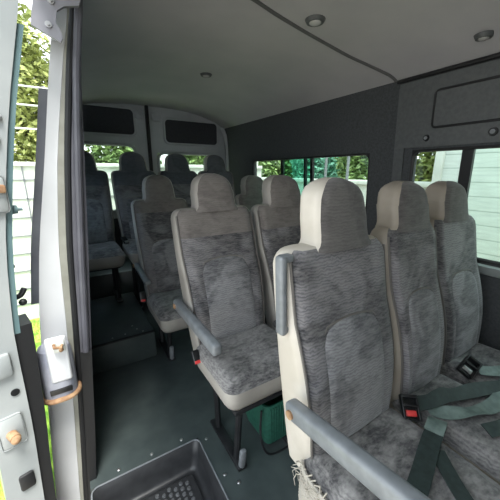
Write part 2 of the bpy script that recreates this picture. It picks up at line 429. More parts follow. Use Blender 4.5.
bm = bmesh.new(); box(bm, (0, 0, 0), (.034, .010, .040), .004); obj('plate', bm, M['fence_white'], st)
bm = bmesh.new(); tube(bm, [(-.012,-.003,.012),(-.010,-.022,.010),(.008,-.022,.006),(.010,-.003,.004)], .005); ball(bm, (.006,-.008,-.010), .007); obj('striker_loop', bm, M['rust'], st)

# ------------------------------------------------------------------ rear doors
def rear_door(name, x0, x1, wx0, wx1, wz0, wz1, px0, px1, pz0, pz1, ztops, glass_m):
    y = 3.30; bm = bmesh.new()
    def cell(a, b, z0, z1): box(bm, ((a+b)/2, y+.02, (z0+z1)/2), (b-a, .04, z1-z0))
    cell(x0, wx0, 0, ztops); cell(wx1, x1, 0, ztops); cell(wx0, wx1, 0, wz0); cell(wx0, wx1, wz1, ztops)
    # raised lip framing the upper panel and the window
    d = struct(name, bm, M['rear_paint'], smooth=False)
    b2 = bmesh.new(); tube(b2, [(x, y-.004, z) for x, z in rrect(px0, px1, pz0, pz1, .05)], .014, 8, closed=True)
    tube(b2, [(x, y-.004, z) for x, z in rrect(wx0, wx1, wz0, wz1, .07)], .016, 8, closed=True); obj('pressed_lip', b2, M['rear_paint'], d)
    b2 = bmesh.new(); prism(b2, rrect(px0, px1, pz0, pz1, .05), 'y', y-.012, y); obj('upper_panel', b2, M['rear_panel'], d)
    b2 = bmesh.new(); box(b2, ((wx0+wx1)/2, y+.02, (wz0+wz1)/2), (wx1-wx0, .005, wz1-wz0)); obj('pane', b2, M[glass_m], d, smooth=False)
    b2 = bmesh.new(); prism(b2, rrect(x0+.06, x1-.06, .42, wz0-.08, .05), 'y', y-.012, y); obj('lower_panel', b2, M['rear_panel'], d)
    return d
d1 = rear_door('door_1', -.10, .762, .10, .63, .86, 1.515, .08, .65, 1.605, 1.86, 1.91, 'glass')
d2 = rear_door('door_2', .788, 1.72, .86, 1.52, .86, 1.45, .945, 1.565, 1.55, 1.80, 1.91, 'glass')
bm = bmesh.new(); box(bm, (.775, 3.29, .965), (.032, .05, 1.89), .008); struct('trim_10', bm, M['seal'])
for d, x in ((d1, .70), (d2, .86)):
    b2 = bmesh.new(); box(b2, (x, 3.28, 1.80), (.10, .05, .07), .02); cyl(b2, (x, 3.24, 1.815), (x, 3.27, 1.815), .025, 16); obj('top_latch', b2, M['rear_paint'], d)

# ------------------------------------------------------------------ step tray, platform
sw = thing('step_tray', 'dark moulded plastic step tray with dimpled tread sunk beside the door', 'step', (.09, .71, 0))
def P3(x, y, z): return (x-.09, y-.71, z)
bm = bmesh.new(); 
def rr2(i, z, r): return [P3(x, y, z) for x, y in rrect(SX0+i, SX1-i, SY0+i, SY1-i, r)]
loft(bm, [rr2(0, -.004, .028), rr2(.008, -.012, .030), rr2(.020, -.07, .032), rr2(.028, -.115, .034), rr2(.036, -.125, .034), rr2(.050, -.128, .03), rr2(.060, -.120, .026), rr2(.06,-.122,.026)], cap0=False)
obj('tray_shell', bm, M['tray'], sw, angle=60)
bm = bmesh.new()
for i in range(13):
    for j in range(24):
        x = SX0+.082+.0262*i; y = SY0+.08+.0262*j + (.0131 if i % 2 else 0)
        if x > SX1-.075 or y > SY1-.075: continue
        t = bmesh.new(); bmesh.ops.create_cone(t, cap_ends=True, segments=8, radius1=.0105, radius2=.0065, depth=.008)
        merge(bm, t, Matrix.Translation(P3(x, y, -.119)))
obj('tread', bm, M['tread'], sw)
bm = bmesh.new(); tube(bm, [P3(x, y, .001) for x, y in rrect(SX0+.003, SX1-.003, SY0+.003, SY1-.003, .028)], .0035, 6, closed=True)
obj('edge_strip', bm, M['plastic'], sw)
for x, y in ((.02, 1.118), (.16, 1.118), (.30, 1.118), (.405, 1.06), (.405, .86), (.405, .66), (.44,.80)):
    bm = bmesh.new(); ball(bm, P3(x, y, .002), .008, (1,1,.5), 10); obj('screw', bm, M['steel'], sw)
pf = thing('raised_platform', 'low dark rubber-covered step box on the aisle floor before the rear bench', 'platform', (.13, 2.2, 0))
bm = bmesh.new(); box(bm, (.020, .05, .0985), (.445, .80, .197), .012); obj('box_body', bm, M['rubber_floor'], pf)
bm = bmesh.new(); box(bm, (.020, -.345, .197), (.44, .022, .012), .004); obj('nosing', bm, M['seal'], pf)
for x, y in ((.17,-.31),(.14,-.26),(.12,-.20),(.06,-.29),(-.02,-.30)):
    bm = bmesh.new(); ball(bm, (x, y, .198), .006, (1,1,.5), 8); obj('screw', bm, M['steel'], pf)
pf2 = thing('bench_plinth', 'wide dark plinth running under the rear bench seats', 'platform', (.8, 3.02, 0))
bm = bmesh.new(); box(bm, (.0, 0, .18), (1.72, .50, .36), .012); obj('plinth_body', bm, M['rubber_floor'], pf2)

# ------------------------------------------------------------------ seats
def ring(hw, yf, yb, r, bulge=0, bol=0, nF=12, nC=5, nS=4):
    """rounded rectangle, returns (pts, front flag per segment)"""
    r = min(r, hw*.9, abs(yb-yf)*.48); P = []
    def fy(x): 
        u = x/max(hw,1e-6); return -bulge*(1-u*u) - bol*(abs(u)**3)*(1-abs(u)**6)*2.2
    for i in range(nF+1):
        x = -hw+r + (2*hw-2*r)*i/nF; P.append((x, yf+fy(x)))
    for k in range(1, nC): a = math.radians(-90+90*k/nC); P.append((hw-r+r*math.cos(a), yf+r+r*math.sin(a)))
    for i in range(nS+1): P.append((hw, yf+r+(yb-yf-2*r)*i/nS))
    for k in range(1, nC): a = math.radians(90*k/nC); P.append((hw-r+r*math.cos(a), yb-r+r*math.sin(a)))
    for i in range(nF+1): P.append((hw-r-(2*hw-2*r)*i/nF, yb))
    for k in range(1, nC): a = math.radians(90+90*k/nC); P.append((-hw+r+r*math.cos(a), yb-r+r*math.sin(a)))
    for i in range(nS+1): P.append((-hw, yb-r-(yb-yf-2*r)*i/nS))
    for k in range(1, nC): a = math.radians(180+90*k/nC); P.append((-hw+r+r*math.cos(a), yf+r+r*math.sin(a)))
    return P
NF, NC = 12, 5
def is_front(k, n): return k < NF+2 or k >= n-2

def split_obj(rings, names, mats, parent, front_mi=lambda i: 0, fmax=999):
    """one lofted solid split along its sewn edge into a fabric face and a vinyl shell"""
    n = len(rings[0]); out = []
    for want, nm, ms in ((True, names[0], mats[0]), (False, names[1], mats[1])):
        bm = bmesh.new(); R = [[bm.verts.new(p) for p in r] for r in rings]
        for i, (A, Bq) in enumerate(zip(R, R[1:])):
            for k in range(n):
                if (is_front(k, n) and i < fmax) == want:
                    f = bm.faces.new((A[k], A[(k+1)%n], Bq[(k+1)%n], Bq[k]))
                    if want: f.material_index = front_mi(i)
        if not want: bm.faces.new(R[0][::-1])
        bm.faces.new(R[-1]) if not want else None
        for v in [v for v in bm.verts if not v.link_faces]: bm.verts.remove(v)
        out.append(obj(nm, bm, ms, parent, angle=60))
    return out

def make_seat(label, loc, rec=.20, w=.42, group=None, arm=None, handle=False, vinyl='vinyl', frayed=False, rz=0, base=0, htop=.795, hw_head=.125, detail=True, zj=.43, depth=.40, legs=True, headx=0, sh=.03, vy=.50, head='yoke'):
    s = thing('bus_seat', label, 'bus seat', loc, group, rz)
    V = M[vinyl]
    hb = w/2
    HW = [(-.06, hb-.025), (.05, hb-.018), (.25, hb-.006), (.45, hb), (.52, hb)]
    def yfront(v): return rec*v - .022*math.sin(max(0,min(1,(v-.02)/.40))*math.pi)
    def thick(v): return .125 - .04*min(1, max(0, v/.6))
    rings = []; vs = []
    prof = [(v, sm(HW, v, .04), 0) for v in frange(-.06, .555+sh, 16)] + [(v+sh, h, q) for v, h, q in ((.572, hb-.003, .003), (.585, hb-.009, .007), (.594, hb-.017, .012), (.600, hb-.028, .018), (.6035, hb-.045, .026), (.605, hb-.075, .032))]
    for v, hw, ins in prof:
        yf = yfront(v) + ins*.6; yb = rec*v + thick(v) - ins
        rings.append([(x, y, zj+v) for x, y in ring(hw, yf, yb, .030, .012, .012)]); vs.append(v)
    split_obj(rings, ('backrest', 'back_shell'), ([M['fabric'], M[head]], V), s, lambda i: 1 if vs[i] > vy else 0, fmax=len(rings)-3)
    rings = []
    H = htop
    hp = [(.588+sh, hw_head+.016), (.598+sh, hw_head+.014), (.604+sh, hw_head+.007), (.616+sh, hw_head+.002), (.635+sh, hw_head), (.675+sh, hw_head-.001), (H-.080, hw_head-.006), (H-.058, hw_head-.010), (H-.042, hw_head-.017), (H-.027, hw_head-.028), (H-.015, hw_head-.043), (H-.005, hw_head-.064), (H, hw_head-.088)]
    for i, (v, hw) in enumerate(hp):
        ins = max(0, (v-(H-.04))/.04)**2*.025
        rings.append([(x+headx, y, zj+v) for x, y in ring(hw, rec*v-.012+ins, rec*v+.085-ins, .028, .010)])
    split_obj(rings, ('headrest', 'headrest_shell'), (M[head], V), s)
    # padded panel sewn on the lower back
    if detail:
        bm = bmesh.new(); nx, nz = 14, 18; G = []
        for j in range(nz+1):
            v = .015 + .375*j/nz; row = []
            top = max(0, (v-.31)/.08); half = min(.142, hb*.66)*(1-.28*max(0,top)**2.2)
            for i in range(nx+1):
                u = -1+2*i/nx; x = u*half
                e = min(1, min((1-abs(u))*6, (nz-j)/nz*9, j/nz*12)); e = math.sqrt(max(0,e))
                hwv = sm(HW, v, .04)
                y = yfront(v) - .012*(1-(x/hwv)**2) - .013*e + .004
                row.append(bm.verts.new((x, y, zj+v + .012*math.cos(u*1.5)*max(0,top))))
            G.append(row)
        for a, b in zip(G, G[1:]):
            for i in range(nx): bm.faces.new((a[i], a[i+1], b[i+1], b[i]))
        lpn = obj('lumbar_panel', bm, M['panel'], s)
        bm = bmesh.new(); pts = []
        for j in range(0, nz+1):
            v = .015 + .375*j/nz; pts.append((v, max(0, (v-.31)/.08)))
        L_edge = [(-min(.142, hb*.66)*(1-.28*max(0,t_)**2.2), v) for v, t_ in pts]; R_edge = [(-x, v) for x, v in reversed(L_edge)]
        topv = pts[-1][0]; mid = [(x, topv+.012*math.cos(x/(min(.142, hb*.66)*.72)*1.5)) for x in frange(L_edge[-1][0], R_edge[0][0], 8)[1:-1]]
        tube(bm, [(x, yfront(v)-.012*(1-(x/sm(HW, v, .04))**2)-.001, zj+v) for x, v in L_edge+mid+R_edge], .0035, 6)
        obj('panel_seam', bm, M['piping'], lpn)
        for sx in (-1, 1):
            bm = bmesh.new()
            tube(bm, [(sx*(sm(HW, v, .04)-.012), yfront(v)+.001, zj+v) for v in frange(0, .575+sh, 14)], .0042, 6)
            obj('piping', bm, M['piping'], s)
    # cushion
    hw = hb-.004; yf, yb = -depth, .045; rings = []
    top = zj+.022
    cp = [(0, -.125, .022), (0, -.10, .008), (0, -.06, 0), (0, -.03, .001), (0, -.015, .006), (0, -.004, .015), (1, .004, .030), (1, .009, .055), (1, .012, .09), (1, .014, .13), (1, .015, .17)]
    for k, dz, ins in cp:
        rg = ring(hw-ins, yf+ins, yb-ins, max(.05-ins*.4,.012))
        rings.append([(x, y, top+dz - .045*max(0, y+.15) + (.010*math.exp(-((abs(x)-hw*.75)/.05)**2) if k else 0) - (.012*math.exp(-((y-yf)/.06)**2) if dz > -.02 else 0)) for x, y in rg])
    for names, rr, m, c0, c1 in (('cushion_skirt', rings[:4], V, True, False), ('cushion', rings[3:], M['cushion'], False, True)):
        bm = bmesh.new(); loft(bm, rr, None, c0, c1); obj(names, bm, m, s, angle=60)
    # frame and legs
    if legs:
        bm = bmesh.new(); box(bm, (0, -.17, zj-.118), (w*.8, .30, .022), .005); obj('seat_frame', bm, M['black_metal'], s)
        for sx in (-1, 1):
            bm = bmesh.new()
            zt = zj-.12
            tube(bm, [(sx*.13, -.28, zt), (sx*.13, -.265, zt*.6), (sx*.13, -.25, base+.02)], .015, 8)
            tube(bm, [(sx*.13, -.03, zt), (sx*.13, -.05, zt*.5), (sx*.13, -.06, base+.02)], .015, 8)
            box(bm, (sx*.13, -.155, base+.012), (.045, .30, .020), .005); obj('leg', bm, M['black_metal'], s)
        bm = bmesh.new(); box(bm, (-.13, -.30, base+.06), (.030, .024, .115), .010, Matrix.Rotation(.15, 3, 'X')); obj('foot_cover', bm, M['plastic'], s)
    if arm:
        (x0, ya, za), (x1, yb_, zb), th = arm
        a = Vector((x0, ya, za)); b = Vector((x1, yb_, zb)); d = (b-a); Lg = d.length
        rot = d.to_track_quat('Y', 'Z').to_matrix()
        bm = bmesh.new(); box(bm, (a+b)/2, (.040, Lg, th), .012, rot, 3); o = obj('armrest', bm, M['plastic'], s)
        bm = bmesh.new(); c = a + d*.07; cyl(bm, c+Vector((-.026,0,0)), c+Vector((.0,0,0)), .012, 16); obj('pivot_bolt', bm, M['rust'], o)
    if handle:
        o_ = bmesh.new(); x = -hb-.014; y = .024+rec*.47
        box(o_, (x, y, zj+.495), (.022, .034, .225), .009, Matrix.Rotation(-.06, 3, 'X'), 3)
        o = obj('grab_handle', o_, M['plastic'], s)
        for dz in (.395, .597):
            bm = bmesh.new(); box(bm, (x+.018, y+rec*(dz-.49)*.3+.004, zj+dz), (.040, .030, .022), .007); obj('handle_foot', bm, M['plastic'], o)
    if frayed:
        bm = bmesh.new(); rnd = random.Random(3)
        for k in range(46):
            y = -.22 + rnd.random()*.24; z = zj+.02 - rnd.random()*.05
            p = Vector((-hb-.002, y, z)); 
            pts = [p]
            for q in range(4): pts.append(pts[-1] + Vector((-.004-rnd.random()*.004, rnd.uniform(-.014,.018), rnd.uniform(-.016,.006))))
            tube(bm, pts, [.0022,.002,.0017,.0013,.0007], 5)
        for k in range(12):
            z = zj - .012*k
            tube(bm, smooth_pts([(-hb+.010, .02, z+.004), (-hb-.008, -.02, z+.006*math.sin(k)), (-hb-.006, -.12, z-.006), (-hb-.004, -.22, z-.012+.008*math.cos(k*2))], 4), .006, 6)
        obj('frayed_edge', bm, M['fray'], s)
    return s

R1, R2, R3, R4 = 'seats of the front row', 'seats of the second row', 'seats of the third row', 'rear bench seats'
J1, J2, J3, J4 = .46, 1.14, 2.07, 2.76
make_seat('largest grey fabric seat by the step with cream side, vertical grab handle and frayed cushion', (.678, J1, 0), .19, .425, R1,
          arm=((-.245, .035, .205+.43), (-.258, -.33, .285+.43), .050), handle=True, frayed=True, hw_head=.112, headx=.012, sh=.012, vy=.9, htop=.805, head='head_dark')
make_seat('front row middle seat with a brownish headrest, beside the seat with the grab handle', (1.065, J1, 0), .20, .32, R1, hw_head=.110, headx=.004, htop=.79, vy=.9, vinyl='vinyl_shaded_tan', head='head_dark')
make_seat('front row window seat with pale headrest standing against the sliding glass', (1.435, J1+.02, 0), .20, .37, R1, hw_head=.112, headx=-.008, htop=.785, vy=.9, vinyl='vinyl_shaded_tan', head='head_dark')
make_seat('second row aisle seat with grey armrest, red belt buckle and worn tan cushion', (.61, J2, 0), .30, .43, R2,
          arm=((-.235, .16, .63), (-.220, -.28, .61), .05), depth=.34, hw_head=.110, headx=.012, htop=.80, zj=.445, vinyl='vinyl_shaded_grey')
make_seat('second row seat with brown headrest seen before the tinted pane of the long window', (1.07, J2+.02, 0), .30, .42, R2, depth=.34, hw_head=.122, headx=.01, zj=.44, vinyl='vinyl_shaded_grey')
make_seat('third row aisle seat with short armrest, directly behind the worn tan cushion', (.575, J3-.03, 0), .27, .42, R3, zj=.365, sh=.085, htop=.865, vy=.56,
          arm=((-.225, .16, .585), (-.222, -.20, .55), .030), vinyl='vinyl_shaded_grey', hw_head=.115)
make_seat('third row window seat, pale greenish head peeking below the rear corner of the long window', (1.43, J3, 0), .26, .38, R3, vinyl='vinyl_shaded_grey', hw_head=.115)
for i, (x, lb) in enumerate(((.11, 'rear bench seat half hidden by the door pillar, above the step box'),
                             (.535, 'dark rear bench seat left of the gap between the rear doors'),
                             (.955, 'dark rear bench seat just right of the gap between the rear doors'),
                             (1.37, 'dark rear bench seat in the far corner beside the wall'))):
    make_seat(lb, (x, J4, .20), .26, .40, R4, vinyl='vinyl_shaded_grey', base=0 if i == 0 else -.20, htop=.80, hw_head=.118, head='head_blue')

# ------------------------------------------------------------------ belts
from mathutils import Euler
def FACE(roll): return Vector((-.45,-.5,.75)).to_track_quat('Z', 'Y') @ Euler((0,0,roll)).to_quaternion()
def buckle(name, label, loc, rot, red=True, webs=(), s=1.0, frame=False):
    t = thing(name, label, 'seat belt', loc)
    r = rot.to_matrix()
    bm = bmesh.new()
    if frame:       # open-fronted receiver: a shell round a recessed slot
        for c, d in (((0,0,-.008),(.040,.060,.006)), ((-.018,0,0),(.005,.060,.020)), ((.018,0,0),(.005,.060,.020)), ((0,.026,0),(.036,.008,.020)), ((0,.004,.006),(.036,.006,.010)), ((0,-.028,-.002),(.036,.005,.014))):
            box(bm, r @ (Vector(c)*s), Vector(d)*s, .0015*s, r)
    else: box(bm, (0,0,0), (.034*s, .060*s, .020*s), .005, r, 3)
    o = obj('buckle', bm, M['black'], t)
    bm = bmesh.new(); box(bm, r @ (Vector((0, -.014 if frame else -.024, .000 if frame else .004))*s), Vector((.026,.014,.012 if frame else .016))*s, .002, r)
    obj('release_button', bm, M['red'] if red else M['steel'], o)
    for pts, w, side, m in webs:
        bm = bmesh.new(); ribbon(bm, [Vector(p)-Vector(loc) for p in pts], w, side); obj('webbing', bm, M[m], t)
    return t
buckle('seat_belt', 'black belt buckle with red button between the two nearest seat cushions', (.885, .405, .482), FACE(.05), True,
       [([(.91,.40,.490), (.96,.375,.497), (1.02,.365,.500), (1.08,.345,.492), (1.16,.32,.494), (1.30,.27,.488), (1.5,.22,.482)], .050, [(.1,1,.35),(.15,1,.1),(.2,.9,.5),(.2,1,.1),(.15,1,.4),(.2,1,.1),(.2,1,.1)], 'web')], 1.3, True)
buckle('seat_belt', 'black belt buckle lying beside the front row window seat', (1.285, .395, .492), FACE(-.75), False,
       [([(1.305,.37,.486), (1.34,.335,.488), (1.40,.31,.485), (1.49,.28,.480)], .046, (.4,.9,.2), 'web_pale')], 1.35, True)
lb = thing('lap_belt', 'wide dark green lap strap folded over the nearest seat cushion', 'seat belt', (.76, .28, .47))
LO = Vector((.76,.28,.47))
bm = bmesh.new(); ribbon(bm, [Vector(p)-LO for p in ((.905,.325,.484), (.875,.315,.492), (.80,.295,.485), (.70,.262,.480), (.63,.24,.478), (.56,.21,.470))], .050, (.30,-.95,.1)); obj('webbing', bm, M['web'], lb)
bm = bmesh.new(); ribbon(bm, [Vector(p)-LO for p in ((.907,.327,.488), (.877,.317,.497), (.840,.307,.493))], .051, (.30,-.95,.1)); obj('folded_end', bm, M['web_pale'], lb)
bm = bmesh.new(); ribbon(bm, [Vector(p)-LO for p in ((.80,.275,.480), (.765,.235,.482), (.735,.19,.478), (.71,.14,.470))], .040, (.8,-.5,.1)); obj('webbing', bm, M['web'], lb)
sb = thing('lap_belt', 'crumpled dark belt strap spread across the middle front cushion', 'seat belt', (1.0, .27, .47))
LO = Vector((1.0,.27,.47))
bm = bmesh.new(); ribbon(bm, [Vector(p)-LO for p in ((.925,.365,.480), (.97,.325,.484), (1.04,.285,.489), (1.12,.262,.485), (1.22,.265,.488), (1.36,.29,.482))], .045, [(.25,.95,-.2),(.3,.9,.3),(.1,1,-.3),(-.1,1,.2),(-.2,1,-.1),(-.2,1,0)]); obj('webbing', bm, M['web_pale'], sb)
bm = bmesh.new(); ribbon(bm, [Vector(p)-LO for p in ((1.00,.23,.480), (1.06,.205,.487), (1.13,.20,.482), (1.22,.17,.478))], .042, (.3,.95,.2)); obj('webbing', bm, M['web'], sb)
buckle('belt_buckle', 'belt buckle with bright red button hanging beside the worn tan cushion', (.388, 1.10, .44), Euler((.9, 0, 0)), True, (), 1.0)
buckle('belt_buckle', 'small red-tipped belt buckle hanging under the third row armrest', (.335, 1.98, .41), Euler((1.2, 0, 0)), True, (), 1.15)
buckle('belt_buckle', 'dark belt buckle with a pale tip on the rear bench cushion edge', (.345, 2.60, .69), Euler((.6, 0, .3)), False, (), 1.2)

# green crate with wire frame under the second row
cr = thing('storage_crate', 'dark green ribbed crate with bent wire rim on the floor under the second row seats', 'crate', (.79, .955, 0))
bm = bmesh.new()
rings = []
for z, g in ((.02,.88),(.06,.93),(.12,.97),(.20,1.0),(.238,1.02),(.25,1.02)):
    rings.append([(x*g, y*g, z) for x, y in rrect(-.185, .19, -.105, .12, .03)])
for z, g in ((.25,.96),(.05,.86)): rings.append([(x*g, y*g, z) for x, y in rrect(-.185, .19, -.105, .12, .03)])
loft(bm, rings)
crate = obj('crate_body', bm, M['green_crate'], cr, angle=50)
bm = bmesh.new()
for i in range(24):
    x = -.16 + .0143*i; tube(bm, [(x*.90, -.096, .03), (x*.97, -.103, .12), (x, -.106, .20), (x*1.01, -.108, .235)], .003, 5)
obj('ribs', bm, M['green_crate'], cr)
bm = bmesh.new(); tube(bm, smooth_pts([(-.205,-.10,.245), (-.215,-.11,.14), (-.200,-.12,.05), (-.16,-.13,.010), (-.05,-.135,.008), (.08,-.14,.03), (.19,-.14,.07)], 6), .005, 8); obj('wire_frame', bm, M['black_metal'], cr)

# ------------------------------------------------------------------ ceiling lamps
def lamp(label, x, y, s=1):
    z = ceil_z(x); t = thing('ceiling_lamp', label, 'ceiling lamp', (x, y, z), 'small ceiling lamps')
    bm = bmesh.new(); cyl(bm, (0,0,.004), (0,0,-.012), .045*s, 28, .036*s); obj('bezel', bm, M['wall_plastic'], t)
    bm = bmesh.new(); ball(bm, (0,0,-.010), .026*s, (1,1,.45), 18); obj('lens', bm, M['lens'], t)
lamp('round ceiling lamp just in front of the roof seam', 1.02, 1.12, 1.05)
lamp('round ceiling lamp over the aisle, between roof seam and rear doors', .905, 2.06, .95)
lamp('round ceiling lamp close to the wall above the inset panel', 1.545, .675, .8)

# ------------------------------------------------------------------ sliding door standing open outside
DI_ = [(-.45,-.235),(.12,-.222),(.46,-.205),(.79,-.200),(1.04,-.176),(1.28,-.134),(1.44,-.100),(1.66,-.045),(1.75,-.025)]
DI = lambda z: sm(DI_, z)
DO = lambda z: DI(z) - (.048 + .045*min(1,max(0,(1.65-z)/1.2)))
dr = thing('door_3', None, None, (-.13, 1.03, 0), None, .27); dr['kind'] = 'structure'
ox = .13
f = lambda g: (lambda z: g(z)+ox)
bm = bmesh.new()
zall = frange(-.35, 1.74, 22)
slab(bm, f(DO), f(DI), zall, 0, .10); slab(bm, f(DO), f(DI), zall, 1.05, 1.15)
slab(bm, f(DO), f(DI), [z for z in zall if z < .80]+[.80], .10, 1.05); slab(bm, f(DO), f(DI), [1.69, 1.74], .10, 1.05)
obj('door_body', bm, M['door_paint'], dr, angle=50)
bm = bmesh.new(); slab(bm, lambda z: (DO(z)+DI(z))/2+ox-.002, lambda z: (DO(z)+DI(z))/2+ox+.003, frange(.80, 1.69, 6), .10, 1.05); obj('pane', bm, M['glass'], dr)
bm = bmesh.new(); slab(bm, f(DI), lambda z: DI(z)+ox+.034+.012*max(0,min(1,(z-.3)/.4)), frange(-.35, .80, 12), .01, .10); obj('inner_seal', bm, M['seal'], dr)
bm = bmesh.new(); slab(bm, f(DI), lambda z: DI(z)+ox+.016, frange(.78, 1.62, 12), .008, .05); obj('inner_trim', bm, M['teal'], dr)
def on_door(z, t, y=-.004): return Vector((DO(z)+(DI(z)-DO(z))*t+ox, y, z))
bm = bmesh.new(); cyl(bm, on_door(.60,.72,.004), on_door(.60,.72,-.004), .011, 18); obj('hole_dark_disc', bm, M['black'], dr)  # black disc drawn for the shade inside an open hole
bm = bmesh.new(); box(bm, on_door(.70,.45), (.055, .022, .075), .009); obj('guide_block', bm, M['door_paint'], dr)
bm = bmesh.new(); box(bm, on_door(.475,.45), (.062, .012, .11), .01); o = obj('latch_plate', bm, M['door_paint'], dr)
bm = bmesh.new(); p = on_door(.47,.42,-.008); cyl(bm, p, p+Vector((.006,-.030,0)), .014, 16); ball(bm, p+Vector((.006,-.032,-.002)), .013); obj('latch_bolt', bm, M['rust'], o)
bm = bmesh.new(); box(bm, on_door(.27,.62), (.040, .014, .060), .007); obj('lower_guide', bm, M['seal'], dr)
bm = bmesh.new(); box(bm, on_door(1.19,.62), (.055, .016, .10), .012); o = obj('upper_latch', bm, M['door_paint'], dr)
bm = bmesh.new(); box(bm, on_door(1.205,.70,-.014), (.035, .014, .022), .005); obj('latch_tongue', bm, M['rust'], o)
for z in (1.33, 1.385):
    bm = bmesh.new(); ball(bm, on_door(z,.62), .009); obj('rivet', bm, M['door_paint'], dr)
bm = bmesh.new(); p = on_door(1.145, 1.0, .03); cyl(bm, p, p+Vector((.030,0,0)), .016, 16, .012); cyl(bm, p+Vector((.03,0,0)), p+Vector((.042,0,0)), .005, 10); obj('bumper', bm, M['teal'], dr)
bm = bmesh.new(); p = on_door(.93, 1.0, .04)
box(bm, p+Vector((.012,0,.05)), (.03,.02,.012), .004); cyl(bm, p+Vector((.010,0,-.04)), p+Vector((.010,0,.05)), .006, 10)
tube(bm, smooth_pts([p+Vector((-.0,0,-.05)), p+Vector((.025,0,-.045)), p+Vector((.038,0,-.025))],4), .008); ball(bm, p+Vector((.028,0,-.068)), .011); obj('hinge_arm', bm, M['black_metal'], dr)

# upper bracket that carries the door
poly = [(-.055,1.655),(-.03,1.630),(.034,1.600),(.041,1.612),(.038,1.628),(.029,1.648),(.035,1.676),(.053,1.690),(.092,1.702),(.104,1.735),(.104,1.775),(-.03,1.775),(-.012,1.70),(-.020,1.672)]
bm = bmesh.new(); prism(bm, [(x, z-1.66) for x, z in poly[1:-2]] + [(-.012,.115),(-.016,.03),(-.024,.0)], 'y', -.006, .006)
br = obj('roller_bracket', bm, M['body_grey'], dr, smooth=False); br['label'] = 'grey steel roller bracket'
br.matrix_parent_inverse = (Matrix.Translation((-.13, 1.03, 0)) @ Matrix.Rotation(.27, 4, 'Z')).inverted(); br.location = (0, 1.08, 1.66)
for x, z in ((.024,1.695), (.010,1.637)):
    bm = bmesh.new(); cyl(bm, (x,-.004,z-1.66), (x,-.011,z-1.66), .008, 18); cyl(bm, (x,-.011,z-1.66), (x,-.016,z-1.66), .0045, 6); obj('bolt', bm, M['steel'], br)

# ------------------------------------------------------------------ outside
GZ = -.62
bm = bmesh.new(); 
n = 40
V_ = [[bm.verts.new((-9+22*i/n, -9+26*j/n, GZ + .02*noise.noise((i*.9, j*.9, 0)))) for j in range(n+1)] for i in range(n+1)]
for i in range(n):
    for j in range(n): bm.faces.new((V_[i][j], V_[i+1][j], V_[i+1][j+1], V_[i][j+1]))
struct('ground', bm, M['gravel'])
bm = bmesh.new(); box(bm, (-1.2, 3.2, GZ+.012), (3.6, 3.4, .03), .005); lawn = struct('ground_lawn', bm, M['grass'])
bm = bmesh.new(); rnd = random.Random(5)
for k in range(9000):
    x = rnd.uniform(-1.3, -.15); y = rnd.uniform(1.5, 4.25)
    h = rnd.uniform(.03, .09); a = rnd.uniform(0, 6.28); d = Vector((math.cos(a), math.sin(a), 0))*.006; l = Vector((rnd.uniform(-.03,.03), rnd.uniform(-.03,.03), h))
    p = Vector((x, y, GZ)); bm.faces.new([bm.verts.new(q) for q in (p-d, p+d, p+l)])
o = obj('grass', bm, M['grass'], smooth=False); tag(o, 'tufted green grass beside the van below the open door', 'grass', None, 'stuff')

fn = thing('metal_fence', 'white sheet metal fence with thin seams standing behind the van', 'fence', (0, 4.35, GZ))
bm = bmesh.new(); box(bm, (.6, .02, .98), (4.6, .03, 1.94)); obj('fence_sheet', bm, M['fence_white'], fn, smooth=False)
bm = bmesh.new()
for z in (.25,.45,.68,.9,1.12,1.34,1.56,1.78): box(bm, (.6, -.002, z), (4.6, .014, .010))
for x in (-1.5,-.9,-.44,-.28,.25,.8,1.4): box(bm, (x, -.002, .98), (.012, .014, 1.94))
obj('seams', bm, M['plastic'], fn, smooth=False)
bm = bmesh.new(); box(bm, (.6, .0, 1.955), (4.6, .05, .05), .008); obj('top_rail', bm, M['fence_white'], fn)
for z in (2.36, 2.62, 2.82):
    bm = bmesh.new(); cyl(bm, (-1.7, .15, z), (2.9, .15, z), .011, 8); obj('wire_rail', bm, M['fence_white'], fn)
for x in (-1.7, 2.9):
    bm = bmesh.new(); cyl(bm, (x, .15, 1.9), (x, .15, 2.9), .02, 10); obj('post', bm, M['fence_white'], fn)

def tree(name, label, cat, x, y, rx, ry, h0, h1, m, n, seed, leaf=.09, group=None):
    rnd = random.Random(seed)
    t = thing(name, label, cat, (x, y, GZ), group)
    bm = bmesh.new(); tube(bm, smooth_pts([(0,0,-.05), (rnd.uniform(-.05,.05),.03,h0*.6), (.05,-.03,h0+.3*(h1-h0)), (0,0,h0+.6*(h1-h0))], 4), [.09]*4+[.07]*4+[.04]*5, 8); obj('trunk', bm, M['bark'], t)
    bm = bmesh.new(); zc = (h0+h1)/2; rz_ = (h1-h0)/2
    for k in range(n):
        while True:
            u = Vector((rnd.uniform(-1,1), rnd.uniform(-1,1), rnd.uniform(-1,1)))
            if .35 < u.length < 1: break
        g = .82 + .4*noise.noise(u*2.2 + Vector((seed,0,0)))
        p = Vector((u.x*rx*g, u.y*ry*g, zc + u.z*rz_*g))
        a = Vector((rnd.uniform(-1,1), rnd.uniform(-1,1), rnd.uniform(-.6,.6))).normalized(); b = a.orthogonal().normalized()
        b = (Matrix.Rotation(rnd.uniform(0,6.28), 3, a) @ b); s_ = leaf*rnd.uniform(.6,1.3)
        bm.faces.new([bm.verts.new(p + q) for q in (-a*s_, b*s_*.45, a*s_, -b*s_*.45)])
    obj('crown', bm, M[m], t, smooth=False)
HG = 'trees behind the fence'
tree('leafy_tree', 'yellow-green tree seen through the gap beside the door pillar', 'tree', -.46, 5.6, .90, .75, .4, 4.6, 'leaf_yellow', 17000, 1, .05, HG)
tree('leafy_tree', 'green tree seen through the left rear door window', 'tree', .90, 5.7, .62, .7, .4, 4.2, 'leaf', 14000, 2, .05, HG)
